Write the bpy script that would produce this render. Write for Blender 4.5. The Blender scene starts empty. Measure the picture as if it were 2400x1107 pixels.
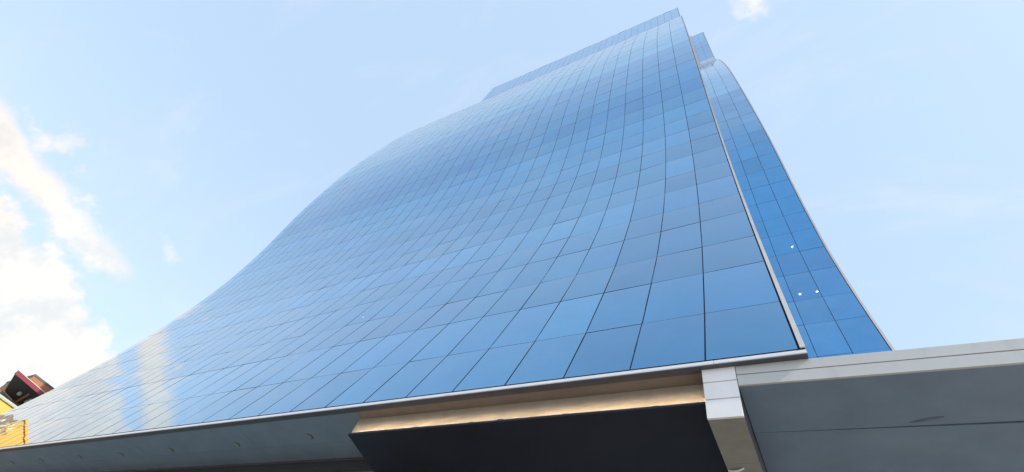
import bpy, math, random
import numpy as np
from mathutils import Vector, Matrix
R = math.radians
random.seed(7)
sc = bpy.context.scene
col = sc.collection

# ------------------------------------------------------------------ camera
EYE = 1.6
CAM = Vector((-0.413, 0.0, EYE))
ROT = ((0.8737872874886445, 0.4282794136658546, 0.23037473831385225),
       (-0.2415270598294707, 0.7933524191100291, -0.5587992649084569),
       (-0.4220905774751142, 0.43262996073103294, 0.7966623258849577))   # right, down, forward
FPX = 1097.04
cd = bpy.data.cameras.new('camera')
cam = bpy.data.objects.new('camera', cd); col.objects.link(cam)
cd.sensor_fit = 'HORIZONTAL'; cd.sensor_width = 36.0; cd.lens = FPX / 2400 * 36.0
cd.clip_start = 0.05; cd.clip_end = 5000
rt, dn, fw = (Vector(r) for r in ROT)
m = Matrix.Identity(4)
for i in range(3):
    m[i][0] = rt[i]; m[i][1] = -dn[i]; m[i][2] = -fw[i]; m[i][3] = CAM[i]
cam.matrix_world = m
sc.camera = cam

# ------------------------------------------------------------------ sky, sun, exposure
SUN_EL, SUN_AZ = R(38), R(96)            # azimuth from +Y towards +X
world = bpy.data.worlds.new('World'); sc.world = world
world.use_nodes = True
nt = world.node_tree; nt.nodes.clear()
def N(t, **kw):
    n = nt.nodes.new(t)
    for k, v in kw.items(): setattr(n, k, v)
    return n
def val(x, sock):
    if hasattr(x, 'is_output'): nt.links.new(x, sock)
    else: sock.default_value = x
def M(op, a, b=None, c=None, clamp=False):
    n = N('ShaderNodeMath', operation=op, use_clamp=clamp)
    for s, x in zip(n.inputs, (a, b, c)):
        if x is not None: val(x, s)
    return n.outputs[0]
def SS(x, lo, hi):
    n = N('ShaderNodeMapRange', interpolation_type='SMOOTHSTEP')
    val(x, n.inputs[0]); n.inputs[1].default_value = lo; n.inputs[2].default_value = hi
    return n.outputs[0]
def noise(vec, scale, detail, rough, dist=0.0):
    n = N('ShaderNodeTexNoise'); nt.links.new(vec, n.inputs['Vector'])
    n.inputs['Scale'].default_value = scale; n.inputs['Detail'].default_value = detail
    n.inputs['Roughness'].default_value = rough; n.inputs['Distortion'].default_value = dist
    return n.outputs[0]
sky = N('ShaderNodeTexSky', sky_type='NISHITA', sun_disc=False)
sky.sun_elevation = SUN_EL; sky.sun_rotation = SUN_AZ
sky.air_density = 1.0; sky.dust_density = 1.2; sky.ozone_density = 1.6
tc = N('ShaderNodeTexCoord'); vec = tc.outputs['Generated']
nrm = N('ShaderNodeVectorMath', operation='NORMALIZE'); nt.links.new(vec, nrm.inputs[0]); vec = nrm.outputs[0]
sep = N('ShaderNodeSeparateXYZ'); nt.links.new(vec, sep.inputs[0])
x, y, z = sep.outputs
hor = M('SQRT', M('ADD', M('MULTIPLY', x, x), M('MULTIPLY', y, y)))
el = M('MULTIPLY', M('ARCTAN2', z, hor), 57.2958)                      # degrees
azw = M('MULTIPLY', M('ARCTAN2', y, M('MULTIPLY', x, -1.0)), 57.2958)   # degrees from west, + towards north
nbig = noise(vec, 5.5, 7, 0.56, 0.15)
nmid = noise(vec, 15.0, 6, 0.6, 0.1)
nfine = noise(vec, 34.0, 5, 0.62)
wob = M('ADD', M('MULTIPLY', M('SUBTRACT', nbig, 0.5), 3.5), M('ADD', M('MULTIPLY', M('SUBTRACT', nmid, 0.5), 5.0), M('MULTIPLY', M('SUBTRACT', nfine, 0.5), 3.5)))
# bank of cumulus low in the west: its top falls towards the north
top = M('SUBTRACT', 24.2, M('MULTIPLY', M('POWER', M('MAXIMUM', M('ADD', azw, 6.0), 0.0), 1.8), 0.0218))
bank = SS(M('ADD', M('SUBTRACT', top, el), wob), -0.7, 1.0)
bank = M('MULTIPLY', bank, M('SUBTRACT', 1.0, SS(M('ADD', azw, M('MULTIPLY', wob, 0.8)), 13.0, 17.0)))
bank = M('MULTIPLY', bank, SS(azw, -40.0, -24.0))
# long streak above the bank
cen = M('SUBTRACT', 25.75, M('MULTIPLY', azw, 0.075))
dist = M('ABSOLUTE', M('ADD', M('SUBTRACT', el, cen), M('MULTIPLY', wob, 0.55)))
wid = M('SUBTRACT', 1.35, M('MULTIPLY', M('MAXIMUM', M('SUBTRACT', azw, 1.0), 0.0), 0.11))
streak = M('MULTIPLY', SS(M('SUBTRACT', wid, dist), -0.8, 0.65), M('SUBTRACT', 1.0, SS(azw, 6.0, 8.5)))
streak = M('MULTIPLY', M('MULTIPLY', streak, SS(azw, -24.0, -14.0)), 0.95)
# thin wisps and one small puff near the zenith
wisp = M('MULTIPLY', SS(nmid, 0.52, 0.72), M('MULTIPLY', SS(M('SUBTRACT', 7.0, M('ABSOLUTE', M('SUBTRACT', el, 26.5))), 0.0, 6.0), M('SUBTRACT', 1.0, SS(azw, 9.0, 15.0))))
wisp = M('MULTIPLY', M('MULTIPLY', wisp, SS(azw, -20.0, -8.0)), 0.85)
dp = N('ShaderNodeVectorMath', operation='DISTANCE'); nt.links.new(vec, dp.inputs[0]); dp.inputs[1].default_value = (0.118, 0.203, 0.972)
puff = M('MULTIPLY', SS(M('ADD', M('SUBTRACT', 0.026, dp.outputs['Value']), M('MULTIPLY', wob, 0.012)), -0.016, 0.020), 0.85)
cz = N('ShaderNodeMapping'); cz.inputs['Scale'].default_value = (1.0, 3.0, 2.0); cz.inputs['Rotation'].default_value = (0.3, 0.5, 0.9); nt.links.new(vec, cz.inputs[0])
cirrus = M('MULTIPLY', SS(noise(cz.outputs[0], 2.6, 8, 0.62, 0.6), 0.48, 0.76), 0.20)
mask = M('MAXIMUM', M('MAXIMUM', M('MAXIMUM', bank, streak), M('MAXIMUM', wisp, puff)), cirrus)
shade = SS(M('ADD', M('MULTIPLY', nmid, 0.6), M('MULTIPLY', nfine, 0.4)), 0.38, 0.58)
cmix = N('ShaderNodeMix', data_type='RGBA'); nt.links.new(shade, cmix.inputs[0])
cmix.inputs[6].default_value = (2.90, 3.05, 3.15, 1); cmix.inputs[7].default_value = (3.50, 3.44, 3.34, 1)
warm = N('ShaderNodeMix', data_type='RGBA', blend_type='MULTIPLY'); nt.links.new(M('SUBTRACT', 1.0, SS(azw, -5.0, 1.0)), warm.inputs[0])   # warmer towards the south-west
nt.links.new(cmix.outputs[2], warm.inputs[6]); warm.inputs[7].default_value = (1.07, 0.99, 0.93, 1)
mx = N('ShaderNodeMix', data_type='RGBA'); nt.links.new(mask, mx.inputs[0])
veil = N('ShaderNodeMix', data_type='RGBA'); veil.inputs[0].default_value = 0.75      # thin milky high haze over the whole sky
nt.links.new(sky.outputs[0], veil.inputs[6]); vlow = N('ShaderNodeMix', data_type='RGBA'); nt.links.new(SS(el, 12.0, 48.0), vlow.inputs[0])
vlow.inputs[6].default_value = (2.70, 3.30, 3.80, 1); vlow.inputs[7].default_value = (2.22, 2.88, 3.70, 1)
nt.links.new(vlow.outputs[2], veil.inputs[7])
nt.links.new(veil.outputs[2], mx.inputs[6]); nt.links.new(warm.outputs[2], mx.inputs[7])
bg = N('ShaderNodeBackground'); bg.inputs[1].default_value = 0.13
nt.links.new(mx.outputs[2], bg.inputs[0])
wo = N('ShaderNodeOutputWorld'); nt.links.new(bg.outputs[0], wo.inputs[0])
sun = bpy.data.lights.new('sun', 'SUN'); sun.energy = 2.2; sun.angle = R(0.53); sun.color = (1.0, 0.93, 0.82)
so = bpy.data.objects.new('sun', sun); col.objects.link(so)
sd = Vector((math.sin(SUN_AZ) * math.cos(SUN_EL), math.cos(SUN_AZ) * math.cos(SUN_EL), math.sin(SUN_EL)))
so.rotation_euler = sd.to_track_quat('Z', 'Y').to_euler(); so.location = (60, 20, 140)
sc.view_settings.view_transform = 'Standard'; sc.view_settings.look = 'None'
sc.view_settings.gamma = 1.0; sc.view_settings.exposure = 1.2

# ------------------------------------------------------------------ materials
def mat(name, base, rough=0.5, metal=0.0, nscale=0.0, namt=0.0, bump=0.0, bscale=30.0, spec=0.5, stain=None):
    mm = bpy.data.materials.new(name); mm.use_nodes = True
    t = mm.node_tree; b = t.nodes['Principled BSDF']
    b.inputs['Roughness'].default_value = rough; b.inputs['Metallic'].default_value = metal
    b.inputs['Specular IOR Level'].default_value = spec
    b.inputs['Base Color'].default_value = (*base, 1)
    co = t.nodes.new('ShaderNodeTexCoord').outputs['Object']
    last = None
    if namt:
        n1 = t.nodes.new('ShaderNodeTexNoise'); n1.inputs['Scale'].default_value = nscale; n1.inputs['Detail'].default_value = 6; n1.inputs['Roughness'].default_value = 0.62
        t.links.new(co, n1.inputs['Vector'])
        r = t.nodes.new('ShaderNodeMapRange'); r.inputs[1].default_value = 0.3; r.inputs[2].default_value = 0.7
        r.inputs[3].default_value = 1 - namt; r.inputs[4].default_value = 1 + namt
        t.links.new(n1.outputs[0], r.inputs[0])
        mu = t.nodes.new('ShaderNodeMix'); mu.data_type = 'RGBA'; mu.blend_type = 'MULTIPLY'; mu.inputs[0].default_value = 1
        mu.inputs[6].default_value = (*base, 1); t.links.new(r.outputs[0], mu.inputs[7])
        last = mu.outputs[2]
    if stain:                       # vertical run-off streaks: (x scale, z scale, lo, hi, colour)
        sx, sz, lo, hi, sc_ = stain
        mp = t.nodes.new('ShaderNodeMapping'); mp.inputs['Scale'].default_value = (sx, sx, sz); t.links.new(co, mp.inputs[0])
        n2 = t.nodes.new('ShaderNodeTexNoise'); n2.inputs['Scale'].default_value = 1.0; n2.inputs['Detail'].default_value = 5
        t.links.new(mp.outputs[0], n2.inputs['Vector'])
        r2 = t.nodes.new('ShaderNodeMapRange'); r2.inputs[1].default_value = lo; r2.inputs[2].default_value = hi; t.links.new(n2.outputs[0], r2.inputs[0])
        m2 = t.nodes.new('ShaderNodeMix'); m2.data_type = 'RGBA'; m2.blend_type = 'MULTIPLY'
        t.links.new(r2.outputs[0], m2.inputs[0])
        if last: t.links.new(last, m2.inputs[6])
        else: m2.inputs[6].default_value = (*base, 1)
        m2.inputs[7].default_value = (*sc_, 1); last = m2.outputs[2]
    if last: t.links.new(last, b.inputs['Base Color'])
    if bump:
        n3 = t.nodes.new('ShaderNodeTexNoise'); n3.inputs['Scale'].default_value = bscale; n3.inputs['Detail'].default_value = 4
        t.links.new(co, n3.inputs['Vector'])
        bp = t.nodes.new('ShaderNodeBump'); bp.inputs['Strength'].default_value = bump; bp.inputs['Distance'].default_value = 0.02
        t.links.new(n3.outputs[0], bp.inputs['Height']); t.links.new(bp.outputs[0], b.inputs['Normal'])
    return mm
def emit(name, c, s):
    mm = bpy.data.materials.new(name); mm.use_nodes = True
    t = mm.node_tree; t.nodes.clear()
    e = t.nodes.new('ShaderNodeEmission'); e.inputs[0].default_value = (*c, 1); e.inputs[1].default_value = s
    o = t.nodes.new('ShaderNodeOutputMaterial'); t.links.new(e.outputs[0], o.inputs[0])
    return mm
def glass_material(name, base, trans):
    mm = bpy.data.materials.new(name); mm.use_nodes = True
    t = mm.node_tree; b = t.nodes['Principled BSDF']; o = t.nodes['Material Output']
    at = t.nodes.new('ShaderNodeAttribute'); at.attribute_name = 'pane_tint'
    mu = t.nodes.new('ShaderNodeMix'); mu.data_type = 'RGBA'; mu.blend_type = 'MULTIPLY'; mu.inputs[0].default_value = 1
    mu.inputs[6].default_value = (*base, 1); t.links.new(at.outputs['Color'], mu.inputs[7])
    # faint dust film
    co = t.nodes.new('ShaderNodeTexCoord').outputs['Object']
    n = t.nodes.new('ShaderNodeTexNoise'); n.inputs['Scale'].default_value = 0.9; n.inputs['Detail'].default_value = 7; n.inputs['Roughness'].default_value = 0.65
    t.links.new(co, n.inputs['Vector'])
    r = t.nodes.new('ShaderNodeMapRange'); r.inputs[1].default_value = 0.35; r.inputs[2].default_value = 0.75; r.inputs[3].default_value = 0.95; r.inputs[4].default_value = 1.06
    t.links.new(n.outputs[0], r.inputs[0])
    m2 = t.nodes.new('ShaderNodeMix'); m2.data_type = 'RGBA'; m2.blend_type = 'MULTIPLY'; m2.inputs[0].default_value = 1
    t.links.new(mu.outputs[2], m2.inputs[6]); t.links.new(r.outputs[0], m2.inputs[7])
    t.links.new(m2.outputs[2], b.inputs['Base Color'])
    b.inputs['Metallic'].default_value = 1.0; b.inputs['Roughness'].default_value = 0.02
    b.inputs['Coat Weight'].default_value = 1.0; b.inputs['Coat Roughness'].default_value = 0.015; b.inputs['Coat IOR'].default_value = 1.33
    nb = t.nodes.new('ShaderNodeTexNoise'); nb.inputs['Scale'].default_value = 0.8; nb.inputs['Detail'].default_value = 1
    t.links.new(co, nb.inputs['Vector'])
    bp = t.nodes.new('ShaderNodeBump'); bp.inputs['Strength'].default_value = 0.25; bp.inputs['Distance'].default_value = 0.012
    t.links.new(nb.outputs[0], bp.inputs['Height']); t.links.new(bp.outputs[0], b.inputs['Normal']); t.links.new(bp.outputs[0], b.inputs['Coat Normal'])
    tr = t.nodes.new('ShaderNodeBsdfTransparent'); tr.inputs[0].default_value = (0.75, 0.88, 1.0, 1)
    ms = t.nodes.new('ShaderNodeMixShader'); ms.inputs[0].default_value = trans
    t.links.new(b.outputs[0], ms.inputs[1]); t.links.new(tr.outputs[0], ms.inputs[2]); t.links.new(ms.outputs[0], o.inputs['Surface'])
    return mm
G_MAIN = glass_material('blue_reflective_glass', (0.095, 0.405, 0.67), 0.07)
G_REAR = glass_material('deep_blue_reflective_glass', (0.085, 0.36, 0.66), 0.07)
G_LOBBY = mat('dark_green_glass', (0.20, 0.36, 0.40), 0.08, 0, spec=0.35)
JOINT = mat('black_joint_gasket', (0.006, 0.010, 0.028), 0.7, spec=0.12)
FIN = mat('pale_metal_fin', (0.50, 0.48, 0.47), 0.45, 0, 2.0, 0.08, stain=(3, 0.15, 0.55, 0.8, (0.8, 0.78, 0.75)))
WHITE = mat('white_metal_trim', (0.58, 0.565, 0.58), 0.4, 0, 3, 0.05, stain=(2.2, 2.2, 0.62, 0.8, (0.72, 0.68, 0.66)))
PANEL = mat('white_composite_panel', (0.90, 0.865, 0.86), 0.42, 0, 1.6, 0.05, stain=(2.6, 0.6, 0.6, 0.85, (0.80, 0.79, 0.74)))
FASCIA = mat('pale_grey_composite_panel', (0.57, 0.56, 0.545), 0.45, 0, 1.2, 0.04, stain=(3.2, 0.7, 0.58, 0.80, (0.82, 0.80, 0.76)))
SOFFIT = mat('grey_soffit_panel', (0.205, 0.27, 0.36), 0.55, 0, 1.3, 0.10, 0.06, 6)
BEAMSOF = mat('warm_grey_soffit_panel', (0.30, 0.29, 0.26), 0.6, 0, 1.6, 0.14, 0.08, 9, stain=(1.3, 1.3, 0.58, 0.78, (0.6, 0.56, 0.5)))
LIP = mat('dark_lip_metal', (0.085, 0.085, 0.105), 0.5, 0, 3, 0.08)
BROWN = mat('brown_soffit_panel', (0.25, 0.205, 0.175), 0.65, 0, 2.4, 0.1, 0.08, 12)
SEAL = mat('dark_blue_sealant', (0.135, 0.165, 0.225), 0.6, 0, 9, 0.3)
OLIVE = mat('olive_grey_coping', (0.40, 0.40, 0.26), 0.6, 0, 2, 0.1)
LEDGE = mat('mauve_metal_ledge', (0.50, 0.43, 0.46), 0.5, 0, 0.8, 0.1)
CREAM = mat('cream_plaster', (0.40, 0.335, 0.27), 0.7, 0, 2.4, 0.08, 0.08, 20, stain=(1.8, 1.8, 0.6, 0.8, (0.8, 0.74, 0.68)))
BLACK = mat('black_ceiling_panel', (0.012, 0.013, 0.028), 0.6, 0, 1.2, 0.25)
CORE = mat('dark_core_concrete', (0.05, 0.055, 0.065), 0.8)
CLAD = mat('grey_side_cladding', (0.24, 0.26, 0.29), 0.5, 0, 0.6, 0.1)
GROUND = mat('plaza_stone_paving', (0.27, 0.245, 0.21), 0.75, 0, 0.8, 0.12, 0.15, 8)
YEL = mat('yellow_painted_plaster', (0.78, 0.47, 0.11), 0.75, 0, 0.5, 0.07, 0.1, 3)
PARA = mat('brown_stone_coping', (0.26, 0.20, 0.16), 0.7, 0, 1.5, 0.15)
CREAMW = mat('pale_band_plaster', (0.75, 0.72, 0.62), 0.7, 0, 1.5, 0.08)
RED = mat('dark_red_metal_fascia', (0.24, 0.045, 0.065), 0.5, 0, 1, 0.12)
PINK = mat('pale_metal_coping', (0.80, 0.66, 0.60), 0.5)
BRICK = mat('rust_brown_cladding', (0.30, 0.125, 0.06), 0.65, 0, 0.8, 0.18)
DARKS = mat('charcoal_soffit_boards', (0.035, 0.035, 0.05), 0.6, 0, 1.2, 0.25)
ORANGE = mat('rusty_orange_steel', (0.36, 0.19, 0.09), 0.6, 0, 2, 0.2)
TEAL = mat('pale_teal_cladding', (0.40, 0.53, 0.50), 0.4, 0, 0.4, 0.06)
DGLASS = mat('dark_window_glass', (0.03, 0.04, 0.05), 0.08)
CANIN = mat('grey_lamp_diffuser', (0.25, 0.27, 0.26), 0.4)
CANSHADE = mat('shaded_recess_tone', (0.10, 0.09, 0.08), 0.4, 0.3)
LAMP = emit('lit_ceiling_lamp', (1.0, 0.96, 0.9), 8.0)
GLOW = emit('warm_fascia_glow', (1.0, 0.78, 0.50), 290.0)

# ------------------------------------------------------------------ helpers
class MB:
    def __init__(s): s.v = []; s.f = []; s.t = []
    def face(s, pts, tint=None):
        i = len(s.v); s.v += [tuple(p) for p in pts]; s.f.append(tuple(range(i, i + len(pts)))); s.t.append(tint)
    def hexa(s, a, b):                       # two matching loops joined into a closed prism
        i = len(s.v); n = len(a); s.v += [tuple(p) for p in a] + [tuple(p) for p in b]
        s.f.append(tuple(i + k for k in reversed(range(n)))); s.f.append(tuple(i + n + k for k in range(n)))
        for k in range(n): s.f.append((i + k, i + (k + 1) % n, i + n + (k + 1) % n, i + n + k))
        s.t += [None] * (n + 2)
    def box(s, x0, x1, y0, y1, z0, z1):
        s.hexa([(x0, y0, z0), (x1, y0, z0), (x1, y1, z0), (x0, y1, z0)], [(x0, y0, z1), (x1, y0, z1), (x1, y1, z1), (x0, y1, z1)])
    def bar(s, p, q, w, h, up=(0, 0, 1)):
        p, q = Vector(p), Vector(q); d = (q - p).normalized(); sx = d.cross(Vector(up)).normalized(); u = sx.cross(d)
        c = [sx * a * w / 2 + u * b * h / 2 for a, b in ((-1, -1), (1, -1), (1, 1), (-1, 1))]
        s.hexa([p + k for k in c], [q + k for k in c])
    def lathe(s, c, prof, n=24, cap=True):   # axis z, prof = (r, z)
        i0 = len(s.v)
        for r, zz in prof:
            for k in range(n):
                a = 2 * math.pi * k / n; s.v.append((c[0] + r * math.cos(a), c[1] + r * math.sin(a), c[2] + zz))
        for j in range(len(prof) - 1):
            for k in range(n):
                a, b = i0 + j * n + k, i0 + j * n + (k + 1) % n
                s.f.append((a, b, b + n, a + n)); s.t.append(None)
        if cap:
            s.f.append(tuple(i0 + k for k in range(n))); s.t.append(None)
            s.f.append(tuple(i0 + (len(prof) - 1) * n + k for k in range(n))); s.t.append(None)
    def build(s, name, material, parent=None, tint=False, bevel=0.0, kind=None, normals=True):
        off = parent.matrix_world.translation if parent else Vector()
        me = bpy.data.meshes.new(name); me.from_pydata([(v[0] - off.x, v[1] - off.y, v[2] - off.z) for v in s.v], [], s.f); me.update()
        if normals:
            import bmesh
            bm = bmesh.new(); bm.from_mesh(me); bmesh.ops.recalc_face_normals(bm, faces=bm.faces); bm.to_mesh(me); bm.free()
        if tint:
            at = me.attributes.new('pane_tint', 'FLOAT_COLOR', 'FACE')
            flat = []
            for t in s.t: flat += [*(t or (1, 1, 1)), 1.0]
            at.data.foreach_set('color', flat)
        me.materials.append(material)
        o = bpy.data.objects.new(name, me); col.objects.link(o)
        if parent: o.parent = parent
        if bevel:
            b = o.modifiers.new('bevel', 'BEVEL'); b.width = bevel; b.segments = 2; b.limit_method = 'ANGLE'
        if kind: o['kind'] = kind
        return o
def thing(name, label, cat, loc, group=None):
    o = bpy.data.objects.new(name, None); col.objects.link(o); o.location = loc; o.empty_display_size = 0.5
    o.matrix_world = Matrix.Translation(Vector(loc))
    o['label'] = label; o['category'] = cat
    if group: o['group'] = group
    return o
def copy_tree(o, loc, label=None):
    c = o.copy(); col.objects.link(c); c.location = loc
    if label: c['label'] = label
    for ch in list(o.children):
        d = ch.copy(); col.objects.link(d); d.parent = c
        for g in list(ch.children):
            e = g.copy(); col.objects.link(e); e.parent = d
    return c
def pchip(xs, ys, q):
    xs, ys = np.array(xs, float), np.array(ys, float); h = np.diff(xs); d = np.diff(ys) / h
    mm = np.zeros(len(xs)); mm[0], mm[-1] = d[0], d[-1]
    for k in range(1, len(xs) - 1): mm[k] = (d[k - 1] * h[k] + d[k] * h[k - 1]) / (h[k] + h[k - 1])
    k = np.clip(np.searchsorted(xs, q) - 1, 0, len(xs) - 2); t = (q - xs[k]) / h[k]
    return ((2 * t**3 - 3 * t**2 + 1) * ys[k] + (t**3 - 2 * t**2 + t) * h[k] * mm[k] + (-2 * t**3 + 3 * t**2) * ys[k + 1] + (t**3 - t**2) * h[k] * mm[k + 1])
def project(p):
    d = Vector(p) - CAM; cx, cy, cz = rt.dot(d), dn.dot(d), fw.dot(d)
    return (1200 + FPX * cx / cz, 553.5 + FPX * cy / cz) if cz > 0.1 else None

# ------------------------------------------------------------------ ground
b = MB(); b.face([(-900, -900, 0), (900, -900, 0), (900, 900, 0), (-900, 900, 0)])
g = b.build('ground', GROUND); g['kind'] = 'structure'

# ------------------------------------------------------------------ the two glass towers
W = 1.35
MAIN_CTRL = [(6.08, 6.715), (7.999, 7.412), (10.308, 8.165), (12.342, 8.80), (14.674, 9.41), (16.722, 9.90), (19.097, 10.36), (21.134, 10.70), (23.517, 10.995),
             (25.6, 11.19), (27.7, 11.31), (29.7, 11.355), (31.8, 11.335), (34, 11.25), (36.2, 11.12), (38.2, 11.00), (40.2, 10.92), (42.35, 10.885), (44.45, 10.88),
             (46.6, 10.90), (50.45, 10.975), (54.2, 11.18), (59.5, 11.69), (66.3, 12.44), (71.5, 13.45), (79, 15.15), (88, 17.2), (94, 18.35), (98, 18.85), (101, 19.0), (111.2, 19.02)]
MAIN_Z = [6.08, 7.999, 10.308, 12.342, 14.674, 16.722, 19.097, 21.134, 23.517, 25.62, 27.68, 29.68, 31.82, 33.88, 35.98, 38.12, 40.2, 42.35, 44.45, 46.6]
MAIN_Z += [46.6 + 19.7 / 9 * k for k in range(1, 10)] + [66.3 + 34.7 / 14 * k for k in range(1, 15)] + [111.15]
REAR_CTRL = [(2.0, 15.6), (8.0, 17.15), (14, 18.65), (19.67, 20.05), (21.99, 20.56), (24.8, 21.05), (27.26, 21.38), (29.56, 21.50), (31.77, 21.56), (34.11, 21.55), (36.5, 21.48), (38.7, 21.36),
             (41.1, 21.25), (43.6, 21.18), (46.2, 21.2), (48.9, 21.28), (51.3, 21.38), (55.9, 21.6), (60.7, 21.9), (66, 22.3), (70, 22.65), (77.4, 23.7), (82.2, 24.6), (89.5, 26.2), (96.4, 28.0), (102, 29.5), (107.9, 30.3), (113, 30.3), (130, 29.95)]
REAR_Z = [2.0 + 2.5 * k for k in range(0, 6)] + [17.0, 19.67, 21.99, 24.8, 27.26, 29.56, 31.77, 34.11, 36.47, 38.7, 41.1, 43.6, 46.2, 48.9, 51.34, 53.6, 55.86, 58.2, 60.68]
REAR_Z += [60.68 + 21.5 / 9 * k for k in range(1, 10)] + [82.18 + (107 - 82.18) / 9 * k for k in range(1, 10)] + [112.4, 118, 124, 129.8]

def tower(name, label, ctrl, zs, xs, fin_w, glass, tint_fn, back, base_z):
    cz, cy = [c[0] for c in ctrl], [c[1] for c in ctrl]
    def P(zq, off=0.0):
        yv = float(pchip(cz, cy, zq)); e = 0.3
        dy = float(pchip(cz, cy, min(zq + e, cz[-1])) - pchip(cz, cy, max(zq - e, cz[0]))) / (min(zq + e, cz[-1]) - max(zq - e, cz[0]))
        n = Vector((0, -1, dy)).normalized()
        return Vector((0, yv, zq + EYE)) + n * off, n
    root = thing(name, label, 'tower', ((xs[0] + xs[-1]) / 2, cy[0], 0))
    rowsP = [P(zq) for zq in zs]
    # --- panes
    panes = []
    for i in range(len(xs) - 1):
        xa, xb = xs[i] - 0.009, xs[i + 1] + 0.009        # xs run right to left
        for j in range(len(zs) - 1):
            p0, n0 = rowsP[j]; p1, n1 = rowsP[j + 1]
            tdir = (p1 - p0).normalized(); n = Vector((0, -tdir.z, tdir.y))
            q0, q1 = p0 + tdir * 0.006, p1 - tdir * 0.006
            jx, jz = random.gauss(0, 0.0015), random.gauss(0, 0.0015)
            hw, hh = (xa - xb) / 2, (q1 - q0).length / 2
            def pt(xv, q, sx, sz): return Vector((xv, q.y, q.z)) + n * (sx * jx * hw + sz * jz * hh)
            quad = [pt(xa, q0, 1, -1), pt(xb, q0, -1, -1), pt(xb, q1, -1, 1), pt(xa, q1, 1, 1)]
            pr = [project(q) for q in quad]
            area = 0
            if all(pr):
                pr = [(min(max(a, 0), 2400), min(max(c, 0), 1107)) for a, c in pr]
                area = abs(sum(pr[k][0] * pr[(k + 1) % 4][1] - pr[(k + 1) % 4][0] * pr[k][1] for k in range(4))) / 2
            if name == 'rear_glass_tower' and i < 1: pass
            panes.append((area, i, j, quad, n))
    panes.sort(key=lambda a: -a[0])
    if name == 'rear_glass_tower': panes.sort(key=lambda a: -(a[0] if (a[1] < 3 and a[2] >= 6) else 0))
    def pane_mesh(mb, quad, n, tint):
        i = len(mb.v); bk = [q - n * 0.02 for q in quad]
        mb.face(quad, tint)
        for k in range(4): mb.face([quad[k], bk[k], bk[(k + 1) % 4], quad[(k + 1) % 4]], tint)
    rest = MB()
    for r, (area, i, j, quad, n) in enumerate(panes):
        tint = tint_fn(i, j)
        if r < 100:
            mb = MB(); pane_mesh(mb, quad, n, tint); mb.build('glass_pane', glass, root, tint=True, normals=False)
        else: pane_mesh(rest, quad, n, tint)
    rest.build('glass_pane', glass, root, tint=True, kind='stuff', normals=False)
    # --- mullions: one mesh each
    for xv in xs[1:-1]:
        mb = MB(); w = 0.014
        pts = [(P(zq, 0.0018)[0], P(zq, -0.05)[0]) for zq in zs]
        for j in range(len(zs) - 1):
            (a, b_), (c, d) = pts[j], pts[j + 1]
            f = lambda p, s: Vector((xv + s * w, p.y, p.z))
            mb.hexa([f(a, -1), f(a, 1), f(b_, 1), f(b_, -1)], [f(c, -1), f(c, 1), f(d, 1), f(d, -1)])
        mb.build('mullion', JOINT, root)
    # --- transoms: one mesh each
    for j in range(1, len(zs)):
        mb = MB(); p, n = rowsP[j]; tn = Vector((0, n.z, -n.y)) * -1
        h = 0.012 if j % 2 == 0 else 0.008
        if j == len(zs) - 1: h = 0.05
        loop = [p + n * 0.001 + tn * h, p + n * 0.001 - tn * h, p - n * 0.05 - tn * h, p - n * 0.05 + tn * h]
        mb.hexa([Vector((xs[0], q.y, q.z)) for q in loop], [Vector((xs[-1], q.y, q.z)) for q in loop])
        mb.build('transom', JOINT, root)
    # --- fin along the right edge, with a joint at every second transom, and a dark shadow gap
    mb = MB(); gp = MB()
    for j in range(len(zs) - 1):
        sub = np.linspace(zs[j], zs[j + 1], 3)
        for k in range(2):
            g0 = 0.006 if (k == 0 and j % 2 == 1) else 0.0
            a, c = P(sub[k] + g0, 0.03)[0], P(sub[k + 1], 0.03)[0]; a2, c2 = P(sub[k] + g0, -0.25)[0], P(sub[k + 1], -0.25)[0]
            f = lambda p, xx: Vector((xx, p.y, p.z))
            x0, x1 = xs[0] + 0.025, xs[0] + 0.025 + fin_w
            mb.hexa([f(a, x0), f(a, x1), f(a2, x1), f(a2, x0)], [f(c, x0), f(c, x1), f(c2, x1), f(c2, x0)])
            a3, c3 = P(sub[k], -0.01)[0], P(sub[k + 1], -0.01)[0]; a2, c2 = P(sub[k], -0.25)[0], P(sub[k + 1], -0.25)[0]
            x0, x1 = xs[0] - 0.008, xs[0] + 0.024
            gp.hexa([f(a3, x0), f(a3, x1), f(a2, x1), f(a2, x0)], [f(c3, x0), f(c3, x1), f(c2, x1), f(c2, x0)])
    mb.build('edge_fin', FIN, root); gp.build('shadow_gap', JOINT, root)
    # --- end walls and dark core behind the glass
    for k, (xe, dx) in enumerate(((xs[0] + 0.02, -0.2), (xs[-1] - 0.02, 0.2))):
        zz = [base_z] + [z_ for z_ in np.arange(max(zs[0], base_z + 1), zs[-1], 2.0)] + [zs[-1] - 0.03]
        front = [P(max(z_, zs[0]), -0.27)[0] for z_ in zz]
        mb = MB()
        for a in range(len(front) - 1):
            p, q = front[a], front[a + 1]; p = Vector((0, p.y, zz[a] + EYE)); q = Vector((0, q.y, q.z))
            mb.hexa([(xe, p.y, p.z), (xe, back, p.z), (xe + dx, back, p.z), (xe + dx, p.y, p.z)], [(xe, q.y, q.z), (xe, back, q.z), (xe + dx, back, q.z), (xe + dx, q.y, q.z)])
        mb.build('end_wall', CLAD, root)
    mb = MB(); zz = list(np.arange(zs[0] + 0.1, zs[-1] - 0.5, 2.2)) + [zs[-1] - 0.4]
    pts = [P(z_, -1.9)[0] for z_ in zz]
    xa, xb = xs[0] - 0.25, xs[-1] + 0.25
    for a in range(len(pts) - 1):
        p, q = pts[a], pts[a + 1]
        mb.face([(xa, p.y, p.z), (xb, p.y, p.z), (xb, q.y, q.z), (xa, q.y, q.z)])
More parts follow.
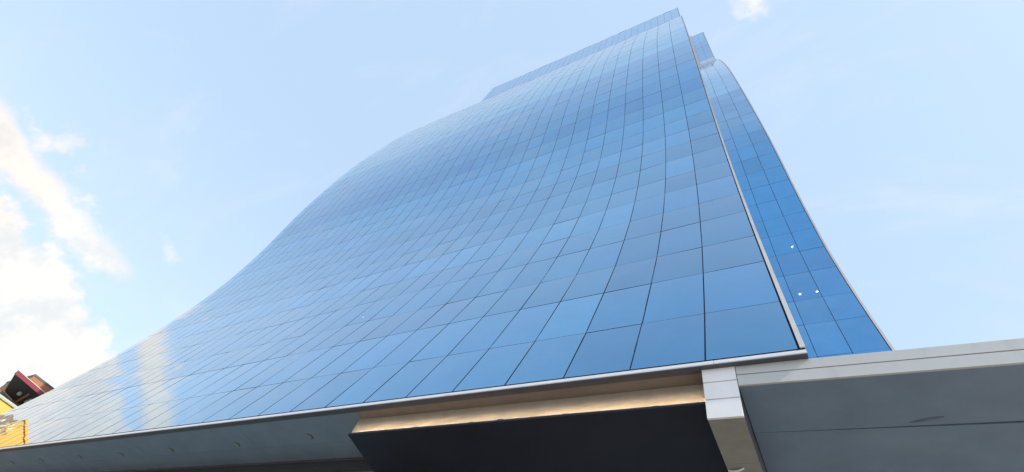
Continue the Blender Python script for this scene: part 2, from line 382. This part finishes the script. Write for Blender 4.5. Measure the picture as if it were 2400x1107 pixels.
    p, q = pts[0], pts[-1]
    mb.face([(xa, p.y, p.z), (xb, p.y, p.z), (xb, back, p.z), (xa, back, p.z)])
    mb.face([(xa, q.y, q.z), (xb, q.y, q.z), (xb, back, q.z), (xa, back, q.z)])
    mb.face([(xa, back, p.z), (xb, back, p.z), (xb, back, q.z), (xa, back, q.z)])
    mb.build('core_wall', CORE, root, normals=False)
    for j in range(2, len(zs) - 1, 2):
        p = P(zs[j], -0.32)[0]; mb = MB(); mb.box(xs[-1] + 0.25, xs[0] - 0.25, p.y, p.y + 1.5, p.z - 0.18, p.z - 0.03)
        mb.build('floor_slab', CORE, root)
    return root, P

rr_ = random.Random(21)
ROWF = [(1.045 if j % 2 else 0.955) * rr_.gauss(1, 0.045) for j in range(50)]
def main_tint(i, j):
    t = np.array([1.0, 1.0, 1.0]) * random.gauss(1.0, 0.026) * ROWF[j % 50]
    t *= np.array([random.gauss(1, 0.03), 1.0, random.gauss(1, 0.012)])
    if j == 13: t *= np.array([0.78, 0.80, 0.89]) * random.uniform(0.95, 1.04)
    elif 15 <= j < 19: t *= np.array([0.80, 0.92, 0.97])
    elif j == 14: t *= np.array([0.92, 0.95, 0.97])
    elif j in (8, 9, 15) and random.random() < 0.5: t *= np.array([1.04, 0.98, 0.99])
    if random.random() < 0.04: t *= np.array([1.08, 0.97, 1.0])
    if random.random() < 0.05: t *= np.array([0.88, 0.93, 0.98])
    if i < (3 if j < 6 else 2 if j < 7 else 1 if j < 11 else 0): t *= np.array([0.74, 0.81, 0.86])  # stepped darker patch: a reflection painted into the pane colour
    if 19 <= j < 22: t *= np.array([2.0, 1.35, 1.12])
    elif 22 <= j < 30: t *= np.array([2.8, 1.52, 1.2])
    if j >= 42: t *= np.array([0.25, 0.72, 0.84])  # crown's weaker reflection painted in as a darker pane colour
    return tuple(np.clip(t, 0.2, 2.5))
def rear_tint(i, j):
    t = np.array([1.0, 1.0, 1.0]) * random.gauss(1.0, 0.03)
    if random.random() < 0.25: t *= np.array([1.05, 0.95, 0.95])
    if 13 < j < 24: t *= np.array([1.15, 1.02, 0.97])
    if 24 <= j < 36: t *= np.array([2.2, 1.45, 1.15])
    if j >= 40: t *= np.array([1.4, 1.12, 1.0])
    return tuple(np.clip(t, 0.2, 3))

NCOL = 33
main_x = [0.0] + [-(1.44 + W * k) for k in range(NCOL)]
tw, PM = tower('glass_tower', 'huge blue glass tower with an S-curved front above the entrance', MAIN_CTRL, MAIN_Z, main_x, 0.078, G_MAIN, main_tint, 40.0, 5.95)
rear_x = [4.1, 2.75, 1.4, 0.05, -1.3]
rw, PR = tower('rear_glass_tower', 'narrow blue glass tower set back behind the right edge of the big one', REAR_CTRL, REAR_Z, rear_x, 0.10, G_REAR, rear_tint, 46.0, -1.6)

b = MB(); b.hexa([(0.2, 28.15, 96.0 + EYE), (3.62, 28.15, 96.0 + EYE), (3.62, 29.2, 96.0 + EYE), (0.2, 29.2, 96.0 + EYE)], [(0.2, 28.3, 98.1 + EYE), (3.72, 28.3, 98.1 + EYE), (3.72, 29.3, 98.1 + EYE), (0.2, 29.3, 98.1 + EYE)])
b.build('gutter_ledge', LEDGE, rw)
b = MB(); b.box(0.35, 1.25, 29.55, 30.6, 98.2 + EYE, 129.9 + EYE); b.build('return_wall', LEDGE, rw)
XE = main_x[-1]
# base trim, lip and soffit under the main front
b = MB()
edges = [0.1] + [-(1.30 + 2.70 * k) for k in range(0, 17) if -(1.30 + 2.70 * k) > XE] + [XE - 0.05]
for k in range(len(edges) - 1):
    xa, xb = edges[k + 1] + 0.003, edges[k] - 0.003
    prof = [(6.652, 5.925), (6.80, 5.925), (6.80, 6.046), (6.70, 6.046), (6.652, 5.945)]
    b.hexa([(xa, p, q + EYE) for p, q in prof], [(xb, p, q + EYE) for p, q in prof])
b.build('base_trim', WHITE, tw)
b = MB(); b.box(XE - 0.04, 0.09, 6.705, 6.80, 6.047 + EYE, 6.078 + EYE); b.build('sill_joint', JOINT, tw)
b = MB(); b.box(XE - 0.04, 0.095, 6.655, 6.82, 5.905 + EYE, 5.923 + EYE); b.build('lip', LIP, tw)
b = MB(); b.box(-9.80, 0.095, 6.822, 7.108, 5.918 + EYE, 6.1 + EYE)
b.build('portal_soffit', BROWN, tw)
b = MB()
se = [-9.803, -14.6, -20.6, -26.6, -32.6, -38.6, XE]
for k in range(len(se) - 1):
    b.box(se[k + 1] + 0.004, se[k] - (0.004 if k else 0), 6.822, 7.93, 5.921 + EYE, 6.1 + EYE)
    b.box(se[k + 1] + 0.004, se[k] - (0.004 if k else 0), 7.937, 8.64, 5.921 + EYE, 6.1 + EYE)
b.build('soffit', SOFFIT, tw)
b = MB(); b.box(XE, 0.0, 7.11, 40.0, 6.102 + EYE, 6.2 + EYE); b.build('base_slab', CORE, tw)
# lobby glazing under the soffit
lg = thing('lobby_glazing', 'dark green ground floor glass wall under the left soffit', 'glass wall', (-27, 8.7, 0))
b = MB(); b.box(XE + 0.1, -10.3, 8.70, 8.73, 0, 5.90 + EYE); b.build('glass_pane', G_LOBBY, lg)
b = MB(); b.box(XE + 0.1, -9.9, 8.645, 8.76, 5.86 + EYE, 5.919 + EYE); b.build('head_frame', LIP, lg)
for k in range(20):
    xv = -11.61 - 1.665 * k
    if xv < XE + 0.3: break
    b = MB(); b.box(xv - 0.03, xv + 0.03, 8.66, 8.699, 0, 5.858 + EYE); b.build('mullion', JOINT, lg)

# recessed round lights in the left soffit
for k, (xv, yv) in enumerate(((-12.1, 7.58), (-15.38, 7.65), (-18.95, 7.65), (-22.18, 7.66), (-25.27, 7.60), (-28.58, 7.59), (-31.51, 7.56))):
    lab = ['round soffit light nearest the black portal, largest of the row', 'second soffit light from the black portal', 'third soffit light from the black portal',
           'middle light in the row of seven on the grey soffit', 'third soffit light from the lower left corner', 'second soffit light from the lower left corner', 'soffit light closest to the lower left corner'][k]
    if k == 0:
        dl = thing('soffit_light', lab, 'light', (xv, yv, 5.92 + EYE), 'round lights in the grey soffit')
        b = MB(); b.lathe((xv, yv, 5.921 + EYE), [(0.120, 0), (0.120, -0.004), (0.128, -0.005), (0.132, 0.0)], 32, False); b.build('ring', SOFFIT, dl)
        b = MB(); b.lathe((xv, yv, 5.921 + EYE), [(0.119, -0.0005), (0.119, -0.003)], 28); b.build('diffuser', CANIN, dl)
        b = MB(); lo = []
        for q in range(15): a_ = R(-80 + 160 * q / 14); lo.append((xv + 0.118 * math.cos(a_), yv + 0.118 * math.sin(a_)))
        for q in range(15): a_ = R(80 - 160 * q / 14); lo.append((xv - 0.035 + 0.118 * math.cos(a_), yv + 0.114 * math.sin(a_)))
        for q in range(14):
            p = [lo[q], lo[q + 1], lo[28 - q], lo[29 - q]]
            b.hexa([(u[0], u[1], 5.917 + EYE) for u in p], [(u[0], u[1], 5.906 + EYE) for u in p])
        b.build('shade', CANSHADE, dl)  # dark crescent standing in for the shaded inner wall of a recess
    else:
        copy_tree(dl, (xv, yv, 5.92 + EYE), lab)

# ------------------------------------------------------------------ entrance portal: fascia, added glow strip, black ceiling
po = thing('entrance_portal', 'black ceilinged entrance portal with a warm lit cream band', 'portal', (-5.7, 7.1, 0))
b = MB(); b.box(-9.87, -1.535, 7.11, 7.30, 5.535 + EYE, 5.916 + EYE); b.build('fascia', CREAM, po)
b = MB()
TY, TZ = 6.97, 5.418                      # front edge and top of the black ceiling
b.hexa([(-9.77, TY, TZ - 0.03 + EYE), (-1.535, TY, TZ - 0.03 + EYE), (-1.535, 15, TZ - 0.03 + EYE), (-11.4, 15, TZ - 0.03 + EYE)],
       [(-9.77, TY, TZ + EYE), (-1.535, TY, TZ + EYE), (-1.535, 15, TZ + EYE), (-11.4, 15, TZ + EYE)])
b.box(-9.765, -1.54, TY + 0.001, TY + 0.006, TZ + 0.001 + EYE, TZ + 0.015 + EYE)
b.box(-9.765, -1.54, TY + 0.001, TY + 0.0118, TZ + 0.0152 + EYE, TZ + 0.0165 + EYE)  # hood added over the strip to cut off its upward light
b.build('ceiling', BLACK, po)
b = MB(); b.box(-9.74, -1.56, TY + 0.0062, TY + 0.0070, TZ + 0.001 + EYE, TZ + 0.0032 + EYE); b.build('added_glow_strip', GLOW, po)  # hidden glowing strip added to throw warm light on the fascia
b = MB(); b.box(-9.72, -1.56, 7.096, 7.108, TZ + 0.001 + EYE, 5.531 + EYE); b.box(-9.765, -9.742, TY + 0.013, 7.108, TZ + 0.001 + EYE, TZ + 0.016 + EYE); b.build('glow_stop', BLACK, po)  # unseen black upstand and end cap added to block the strip's light
b = MB()
for xv, wd, hg in ((-7.72, 0.11, 0.014), (-6.25, 0.07, 0.010), (-5.55, 0.10, 0.020), (-4.1, 0.09, 0.009), (-2.4, 0.08, 0.009), (-8.6, 0.05, 0.007)):
    z0 = TZ + 0.0167
    b.hexa([(xv - wd, TY + 0.001, z0 + EYE), (xv + wd, TY + 0.001, z0 + EYE), (xv + wd, TY + 0.006, z0 + EYE), (xv - wd, TY + 0.006, z0 + EYE)],
           [(xv - wd * 0.3, TY + 0.001, z0 + hg + EYE), (xv + wd * 0.5, TY + 0.001, z0 + hg + EYE), (xv + wd * 0.5, TY + 0.006, z0 + hg + EYE), (xv - wd * 0.3, TY + 0.006, z0 + hg + EYE)])
b.build('bracket', BLACK, po)
b = MB(); b.box(-11.5, -1.54, 15.0, 15.1, 0, 5.38 + EYE); b.build('entrance_glass', G_LOBBY, po)

# ------------------------------------------------------------------ canopy with its beam
ca = thing('entrance_canopy', 'grey flat canopy with a pale two band fascia jutting out right', 'canopy', (3, 8, 0))
CX = 9.0
def sl(xv): return -0.0155 * (xv + 1.0)          # slight fall to the right
for z0, z1, nm in ((5.738, 5.922, 'fascia_panel'), (5.52, 5.722, 'fascia_panel')):
    b = MB(); cuts = [-0.988, CX]
    for k in range(len(cuts) - 1):
        xa, xb = cuts[k], cuts[k + 1]
        lo = [(xa, 6.75, z0 + sl(xa) + EYE), (xb, 6.75 + 0.012 * (xb + 1), z0 + sl(xb) + EYE), (xb, 6.79 + 0.012 * (xb + 1), z0 + sl(xb) + EYE), (xa, 6.79, z0 + sl(xa) + EYE)]
        hi = [(p[0], p[1], p[2] + z1 - z0) for p in lo]
        b.hexa(lo, hi)
    b.build(nm, FASCIA, ca, bevel=0.003)
b = MB()
def slab(bb, xa, xb, ya, yb, z0, z1):
    lo = [(xa, ya + 0.012 * (xa + 1), z0 + sl(xa) + EYE), (xb, ya + 0.012 * (xb + 1), z0 + sl(xb) + EYE), (xb, yb, z0 + sl(xb) + EYE), (xa, yb, z0 + sl(xa) + EYE)]
    bb.hexa(lo, [(p[0], p[1], p[2] + z1 - z0) for p in lo])
slab(b, -0.99, CX, 6.80, 9.30, 5.56, 5.90); b.build('roof_slab', JOINT, ca)
b = MB(); slab(b, -0.99, CX, 6.792, 8.015, 5.522, 5.555); slab(b, -0.99, CX, 7.90 + 0.122, 9.32, 5.522, 5.555)
b.build('soffit', SOFFIT, ca)
b = MB(); random.seed(11)
up, lw = [], []
for k in range(13):
    t = k / 12; hw = 0.03 * (math.sin(math.pi * t) ** 0.6) * random.uniform(0.7, 1.15) + 0.004
    up.append((1.18 + 0.42 * t, 7.93 - 0.10 * t + hw)); lw.append((1.18 + 0.42 * t, 7.93 - 0.10 * t - hw))
for k in range(12):
    p = [up[k], up[k + 1], lw[k + 1], lw[k]]
    b.hexa([(u[0], u[1], 5.5205 + sl(u[0]) + EYE) for u in p], [(u[0], u[1], 5.5165 + sl(u[0]) + EYE) for u in p])
b.build('sealant_patch', SEAL, ca)
# beam at the left end of the canopy
for z0, z1 in ((5.638, 5.922), (5.299, 5.622), (4.944, 5.283)):
    b = MB(); b.box(-1.526, -0.998, 6.745, 6.79, z0 + EYE, z1 + EYE); b.build('beam_panel', PANEL, ca, bevel=0.003)
b = MB(); b.box(-1.520, -1.004, 6.791, 13.0, 4.96 + EYE, 5.917 + EYE); b.build('beam', LIP, ca)
b = MB(); b.box(-1.524, -1.0, 6.79, 7.965, 4.944 + EYE, 4.958 + EYE); b.box(-1.524, -1.0, 7.972, 9.6, 4.944 + EYE, 4.958 + EYE); b.box(-1.524, -1.0, 9.607, 12.9, 4.944 + EYE, 4.958 + EYE)
b.build('beam_soffit', BEAMSOF, ca)
b = MB()      # a bent loose strip hanging from the beam underside
for k in range(5):
    t0, t1 = k / 5, (k + 1) / 5
    f = lambda t: (-1.52 + 0.26 * t, 8.13 - 0.06 * t, 4.94 - 0.035 * math.sin(t * 3.0) + EYE)
    a, c = f(t0), f(t1)
    b.hexa([a, (a[0], a[1] + 0.05, a[2]), (a[0], a[1] + 0.05, a[2] + 0.003), (a[0], a[1], a[2] + 0.003)], [c, (c[0], c[1] + 0.05, c[2]), (c[0], c[1] + 0.05, c[2] + 0.003), (c[0], c[1], c[2] + 0.003)])
b.build('loose_strip', PANEL, ca)

# ------------------------------------------------------------------ lit ceiling lamps seen through the glass
def ceiling_lamp(label, p, rad):
    p = Vector(p)
    t = thing('ceiling_lamp', label, 'lamp', p, 'lit ceiling lamps behind the glass')
    b = MB(); b.lathe(p, [(rad, 0.0), (rad, 0.02)], 20); b.build('diffuser', LAMP, t)
    b = MB(); b.lathe(p, [(rad * 1.02, 0.021), (rad * 1.3, 0.0), (rad * 1.3, 0.05), (rad * 0.6, 0.06)], 20); b.build('housing', CORE, t)
ceiling_lamp('bright ceiling lamp behind the upper lit pane of the rear tower', (2.546, 21.900, 30.126), 0.072)
ceiling_lamp('left lamp of the lower pair behind the rear tower glass', (1.878, 21.300, 24.884), 0.072)
ceiling_lamp('right lamp of the lower pair behind the rear tower glass', (2.723, 21.300, 24.861), 0.072)
ceiling_lamp('tiny ceiling lamp glowing low in the big curved front, left of the other', (-16.843, 9.600, 15.484), 0.02)
ceiling_lamp('faint ceiling lamp dot in the big curved front, right of the other', (-15.342, 9.600, 15.458), 0.015)

# ------------------------------------------------------------------ buildings far left
yb = thing('yellow_building', 'bright yellow plastered building at the left edge below the red roof', 'building', (-62, 4, 0))
b = MB(); b.box(-70, -57.5, 7.0, 40, 0, 13.70 + EYE); b.box(-70, -57.5, -9.5, 6.99, 0, 15.1 + EYE); b.build('wall', YEL, yb)
b = MB(); b.box(-70.1, -57.40, 7.05, 40.1, 13.70 + EYE, 13.80 + EYE); b.build('coping', OLIVE, yb)
b = MB(); b.box(-70.1, -57.45, 7.05, 40.0, 13.80 + EYE, 13.93 + EYE); b.build('parapet', TEAL, yb)
b = MB(); b.box(-70.1, -57.4, -9.6, 7.02, 15.1 + EYE, 15.3 + EYE); b.build('roof_edge', YEL, yb)
for y0, y1, z1 in ((6.62, 6.80, 14.0), (7.15, 7.70, 14.4)):
    b = MB(); b.box(-57.49, -57.38, y0, y1, 0, z1 + EYE); b.build('pier', PARA, yb)
for y0, z1 in ((6.85, 14.4), (7.05, 14.1), (7.40, 14.0)):
    b = MB(); b.box(-57.49, -57.30, y0, y0 + 0.07, 0, z1 + EYE); b.build('downpipe', CREAMW, yb)
for yv in (-7.5, -4.0, -0.5, 3.0):
    for zv in (6.0, 10.0):
        b = MB(); b.box(-57.52, -57.44, yv, yv + 1.2, zv + EYE, zv + 1.7 + EYE); b.build('window', DGLASS, yb)

rb = thing('red_roofed_building', 'dark building with red edged roof slab and rusty penthouse', 'building', (-80, 15, 0))
b = MB()
b.hexa([(-73.9, 10.95, 20.0 + EYE), (-75.6, 20, 20.0 + EYE), (-84, 20, 20.0 + EYE), (-80.7, 12.8, 20.0 + EYE)], [(-73.9, 10.95, 20.1 + EYE), (-75.6, 20, 20.1 + EYE), (-84, 20, 20.1 + EYE), (-80.7, 12.8, 20.1 + EYE)])
b.build('roof_soffit', DARKS, rb)
b = MB()
b.hexa([(-73.75, 10.83, 20.0 + EYE), (-75.5, 20, 20.0 + EYE), (-75.58, 20, 20.0 + EYE), (-73.87, 10.9, 20.0 + EYE)], [(-73.75, 10.83, 20.42 + EYE), (-75.5, 20, 20.42 + EYE), (-75.58, 20, 20.42 + EYE), (-73.87, 10.9, 20.42 + EYE)])
b.build('roof_fascia', RED, rb)
b = MB()
b.hexa([(-73.72, 10.80, 20.42 + EYE), (-75.45, 20, 20.42 + EYE), (-85, 20, 20.42 + EYE), (-80.8, 12.7, 20.42 + EYE)], [(-73.72, 10.80, 20.47 + EYE), (-75.45, 20, 20.47 + EYE), (-85, 20, 20.47 + EYE), (-80.8, 12.7, 20.47 + EYE)])
b.build('roof_coping', PINK, rb)
b = MB(); b.box(-90, -81.2, 12.4, 22, 0, 19.99 + EYE); b.build('wall', PARA, rb)
b = MB(); b.bar((-76.2, 13.95, 19.93 + EYE), (-81.7, 14.7, 19.93 + EYE), 0.22, 0.14); b.build('ceiling_beam', ORANGE, rb)
for (xv, yv) in ((-77.5, 13.5), (-78.4, 14.9), (-77.2, 14.8), (-79.5, 15.3)):
    b = MB(); b.lathe((xv, yv, 19.9 + EYE), [(0.16, -0.25), (0.22, 0.0), (0.2, 0.1)], 14); b.build('hanging_lamp', TEAL, rb)
b = MB(); b.box(-81.2, -81.1, 13.0, 14.2, 17.6 + EYE, 19.2 + EYE); b.build('window', DGLASS, rb)
b = MB(); b.bar((-80.4, 12.75, 19.9 + EYE), (-82.2, 15.8, 19.9 + EYE), 0.1, 0.1); b.build('edge_rail', PINK, rb)
b = MB(); b.box(-86, -78, 13.0, 22, 20.48 + EYE, 22.1 + EYE); b.build('penthouse', BRICK, rb)
b = MB(); b.box(-86.1, -77.95, 12.95, 22.1, 22.1 + EYE, 22.3 + EYE); b.build('penthouse_coping', LIP, rb)

pb = thing('teal_building', 'pale teal block at the left edge behind the red roofed building', 'building', (-115, 14, 0))
b = MB(); b.box(-125, -110, 2, 30, 0, 27.0 + EYE); b.build('wall', TEAL, pb)
b = MB(); b.box(-125.1, -109.9, 1.9, 30.1, 27.0 + EYE, 27.25 + EYE); b.build('roof_edge', CREAMW, pb)
b = MB(); b.box(-109.99, -109.85, 15.2, 15.9, 25.4 + EYE, 26.1 + EYE); b.box(-109.99, -109.85, 12.5, 14.6, 25.4 + EYE, 26.1 + EYE); b.build('window', DGLASS, pb)
